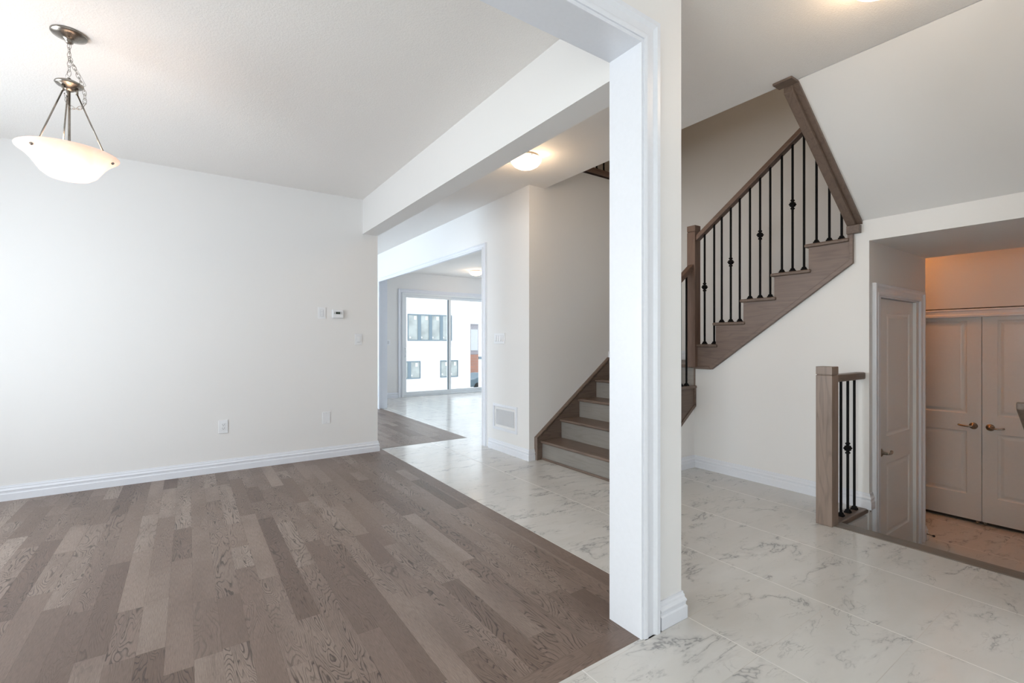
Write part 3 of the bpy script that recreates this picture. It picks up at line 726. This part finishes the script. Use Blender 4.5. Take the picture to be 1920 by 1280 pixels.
for k in range(2):
    a = k * PI + .6
    MB().lathe([(.010, 2.075), (.014, 2.085), (.026, 2.105), (.028, 2.12), (.020, 2.14), (0, 2.148)], (px_ + .055 * math.cos(a), py_ + .055 * math.sin(a), 0), n=16).build('bulb', M_lampglass('lit_bulb_%d' % k, (1, .78, .55), 14), pl)
point('pendant_light', (px_ + .045, py_ + .03, 2.185), .5, r=.03)
point('pendant_light', (px_ + .03, py_ - .06, 2.085), .3, r=.02)
point('pendant_light', (px_ - .05, py_ + .03, 2.085), .3, r=.02)

def flush(x, y, z, r, label, power, lc=(1, .74, .48)):
    t = thing('ceiling_lamp', (x, y, z), label, 'ceiling lamp')
    MB().lathe([(r * .86, -.001), (r * .86, -.012), (r * .80, -.020)], (x, y, z), n=40).build('base_plate', NICKEL, t)
    MB().lathe([(r * .98, -.026), (r, -.030), (r * .96, -.046), (r * .80, -.074), (r * .55, -.094), (r * .3, -.103), (0, -.106)], (x, y, z), n=48).build('lamp_shade', LG2, t)
    for k in range(3):
        a = k * 2 * PI / 3 + .25
        MB().tube([(x + math.cos(a) * r * .98, y + math.sin(a) * r * .98, z - .03), (x + math.cos(a) * r * 1.06, y + math.sin(a) * r * 1.06, z - .034)], .005, 8).build('clip', NICKEL, t)
    point('ceiling_lamp_light', (x, y, z - .16), power, lc, .10)
    for k in range(3):
        a = k * 2 * PI / 3 + 1.2
        point('ceiling_lamp_rim', (x + math.cos(a) * r * 1.15, y + math.sin(a) * r * 1.15, z - .055), power * .05, (1, .68, .40), .02)
    return t
flush(2.395, 3.255, HH, .135, 'round glowing ceiling lamp beyond the dropped beam in the hall', 6)
flush(5.12, 8.78, H, .15, 'small glowing ceiling lamp in the kitchen before the patio door', 4)
flush(2.44, .74, HH, .135, 'ceiling lamp of the entry just above the frame', 4)
flush(5.70, 2.05, 2.5, .13, 'hidden ceiling lamp of the lower foyer that tints its wall orange', 15, (1, .26, .0))

# ------------------------------------------------------------------ wall devices
def plate(root, u, z, w, h, mat=PLATE, t=.006, wall=('y', 5.12)):
    ax, c = wall
    m = MB()
    if ax == 'y': m.box(u - w / 2, u + w / 2, c - t, c - .0002, z - h / 2, z + h / 2)
    else: m.box(c - t, c - .0002, u - w / 2, u + w / 2, z - h / 2, z + h / 2)
    return m
def bx(ax, c, u0, u1, z0, z1, d0, d1):
    return MB().box(u0, u1, c - d1, c - d0, z0, z1) if ax == 'y' else MB().box(c - d1, c - d0, u0, u1, z0, z1)
# timer switch
t = thing('timer_switch', (1.142, 5.12, 1.506), 'white wall timer switch with small buttons, left of the thermostat', 'switch')
plate(t, 1.142, 1.506, .076, .118).build('cover_plate', PLATE, t, .002)
bx('y', 5.12, 1.124, 1.160, 1.470, 1.542, .006, .009).build('control_insert', PLATE2, t, .001)
for k in range(4): bx('y', 5.12, 1.129, 1.155, 1.476 + k * .0165, 1.488 + k * .0165, .009, .0115).build('button', PLATE, t, .001)
# thermostat
t = thing('thermostat', (1.30, 5.12, 1.50), 'white rounded thermostat with small dark display on the long wall', 'thermostat')
bx('y', 5.12, 1.243, 1.356, 1.456, 1.546, .0002, .026).build('body', PLATE, t, .008, 4)
bx('y', 5.12, 1.276, 1.322, 1.499, 1.521, .0262, .0275).build('display', LCD, t)
bx('y', 5.12, 1.269, 1.329, 1.494, 1.526, .0258, .0265).build('bezel', PLATE2, t)
for x in (1.262, 1.336):
    for dz in (.503, .516): bx('y', 5.12, x - .003, x + .003, 1 + dz - .004, 1 + dz + .004, .0262, .0275).build('button', BLACKP, t)
# dimmer
t = thing('light_switch', (1.518, 5.12, 1.236), 'white rocker light switch below and right of the thermostat', 'switch')
plate(t, 1.518, 1.236, .076, .118).build('cover_plate', PLATE, t, .002)
bx('y', 5.12, 1.5015, 1.5345, 1.202, 1.270, .006, .0075).build('bezel', PLATE2, t)
MB().prism([(5.1145, 1.204), (5.107, 1.206), (5.1115, 1.268), (5.1145, 1.268)], 'yz', 1.503, 1.533).build('rocker', PLATE, t, .001)
# outlet
t = thing('wall_outlet', (.272, 5.12, .418), 'white double power outlet low on the long wall, left of the blank plate', 'outlet')
plate(t, .272, .418, .076, .122).build('cover_plate', PLATE, t, .002)
bx('y', 5.12, .2555, .2885, .384, .452, .006, .008).build('receptacle', PLATE, t, .001)
sl = MB()
for zc in (.401, .435):
    sl.box(.2635, .2655, 5.1116, 5.113, zc, zc + .009).box(.2785, .2805, 5.1116, 5.113, zc, zc + .009)
    sl.lathe([(.0028, 0), (.0028, .0012)], (.272, 5.1128, zc - .006), (0, -1, 0), 8)
sl.build('slots', BLACKP, t)
# blank plate
t = thing('blank_plate', (1.187, 5.12, .419), 'blank white cover plate low on the long wall near its corner', 'cover plate')
plate(t, 1.187, .419, .078, .122).build('cover_plate', PLATE, t, .002)
for dz in (-.048, .048): MB().lathe([(.0035, 0), (.003, .0012), (0, .0014)], (1.187, 5.114, .419 + dz), (0, -1, 0), 10).build('screw', PLATE2, t)
# four gang switch
t = thing('light_switch', (2.85, 4.37, 1.246), 'white four-gang switch plate on the hall wall beside the kitchen opening', 'switch')
plate(t, 4.368, 1.246, .215, .118, wall=('x', 2.85)).build('cover_plate', PLATE, t, .002)
for k in range(4):
    y = 4.368 + (k - 1.5) * .046
    bx('x', 2.85, y - .0175, y + .0175, 1.210, 1.282, .006, .0072).build('bezel', PLATE2, t)
    MB().prism([(2.8435, 1.212), (2.836, 1.214), (2.841, 1.280), (2.8435, 1.280)], 'xz', y - .015, y + .015).build('rocker', PLATE, t, .001)
# kitchen far wall switch
t = thing('light_switch', (3.56, 9.85, 1.20), 'small white switch plate left of the patio door on the far wall', 'switch')
plate(t, 3.56, 1.20, .08, .12, wall=('y', 9.85)).build('cover_plate', PLATE, t, .002)
bx('y', 9.85, 3.544, 3.576, 1.166, 1.234, .006, .010).build('rocker', PLATE2, t)
# return air grille
t = thing('air_grille', (2.85, 4.26, .375), 'white rectangular return air grille low on the hall wall', 'vent')
g0, g1, gz0, gz1 = 4.056, 4.464, .262, .488
fr = MB()
fr.sweep([(2.85, g1, gz0), (2.85, g1, gz1), (2.85, g0, gz1), (2.85, g0, gz0)], (-1, 0, 0), [(0, 0), (0, .009), (-.006, .012), (-.030, .009), (-.030, 0)], closed=True)
fr.build('frame', TRIM, t)
bx('x', 2.85, g0 + .028, g1 - .028, gz0 + .028, gz1 - .028, .0004, .0012).build('backing', GRILLE, t)
n = 34; lv = MB()
for k in range(n):
    y = g0 + .032 + (g1 - g0 - .064) * k / (n - 1)
    lv.box(2.8415, 2.8485, y - .0024, y + .0024, gz0 + .029, gz1 - .029)
lv.build('louvers', PLATE, t)

# ------------------------------------------------------------------ outside, seen through the patio door
struct('ground', MB().box(-30, 60, 10.5, 90, -2.2, -2.0), SNOW, 'bright pale ground outside the patio door', 'ground')
YB = 22.0
kx = YB / 25.0
hs = thing('neighbour_house', (9.5, YB, -2), 'blown-out white brick house seen through the patio door', 'house')
MB().box(-6, 12.48, YB, YB + 8, -2, 8.5).build('wall', BRICK, hs)
# true window positions at this distance
def zz(z25): return 1.2 + (z25 - 1.2) * kx
def xx(x25): return x25 * kx
def hwin(x0, x1, z0, z1, n):
    f = MB(); y = YB
    f.box(x0, x1, y - .05, y, z0, z0 + .05).box(x0, x1, y - .05, y, z1 - .05, z1)
    for k in range(n + 1):
        c = x0 + (x1 - x0) * k / n; w = .035 if k in (0, n) else .085
        f.box(max(x0, c - w), min(x1, c + w), y - .05, y, z0 + .05, z1 - .05)
    fo = f.build('window', WINB, hs)
    MB().box(x0 + .02, x1 - .02, y - .02, y - .001, z0 + .02, z1 - .02).build('pane', WPANE, fo)
    for k in range(n):
        c = x0 + (x1 - x0) * (k + .5) / n; w = (x1 - x0) / n
        MB().box(c + w * .05, c + w * .25, y - .026, y - .021, z1 - .28, z1 - .1).lathe([(.05, 0), (.05, .004)], (c - w * .3, y - .021, z0 + .16), (0, -1, 0), 12).build('sticker', STONE, fo)
    MB().box(x0 - .1, x1 + .1, y - .08, y, z0 - .28, z0 - .14).build('sill', STONE, hs)
hwin(8.93, 11.36, 1.29, 2.62, 4)
hwin(8.42, 9.60, -.60, .28, 2)
hwin(10.70, 11.72, -.60, .28, 2)
h2 = thing('neighbour_house', (17.5, 30.5, -2), 'pale lilac house with orange brick base in the gap right of the white house', 'house')
MB().box(15.5, 26, 31, 38, .30, 2.6).build('siding', SIDING, h2)
MB().prism([(30.8, 2.6), (38.2, 2.6), (34.5, 5.4)], 'yz', 15.3, 26.2).build('roof', STONE, h2)
MB().box(15.5, 26, 30.9, 38, -2.0, .29).build('brick_base', ORANGE, h2)
MB().box(17.6, 18.2, 30.95, 30.999, .6, 2.2).build('window', STONE, h2)
h3 = thing('neighbour_house', (16, 22, -2), 'white house side with a dark horizontal rail right of the gap', 'house')
MB().prism([(12.98, YB), (20, YB), (20, YB + 4), (15.6, YB + 4)], 'xy', -2, 8.5).build('wall', BRICK, h3)
MB().box(12.98, 20, YB - .06, YB, .30, .44).build('rail', WINB, h3)
car = thing('car', (17.2, 28, -2), 'tiny grey-blue parked car in front of the orange brick', 'car')
cyl = MB().prism([(15.2, -1.75), (19.4, -1.75), (19.5, -1.3), (18.6, -1.22), (17.9, -.9), (16.4, -.9), (15.8, -1.22), (15.1, -1.3)], 'xz', 27.2, 28.8).build('body', CARB, car, .06)
for x in (16.0, 18.6):
    for y in (27.2, 28.7): MB().lathe([(.26, 0), (.26, .18)], (x, y - .05, -1.74), (0, 1, 0), 20).build('wheel', BLACKP, car)
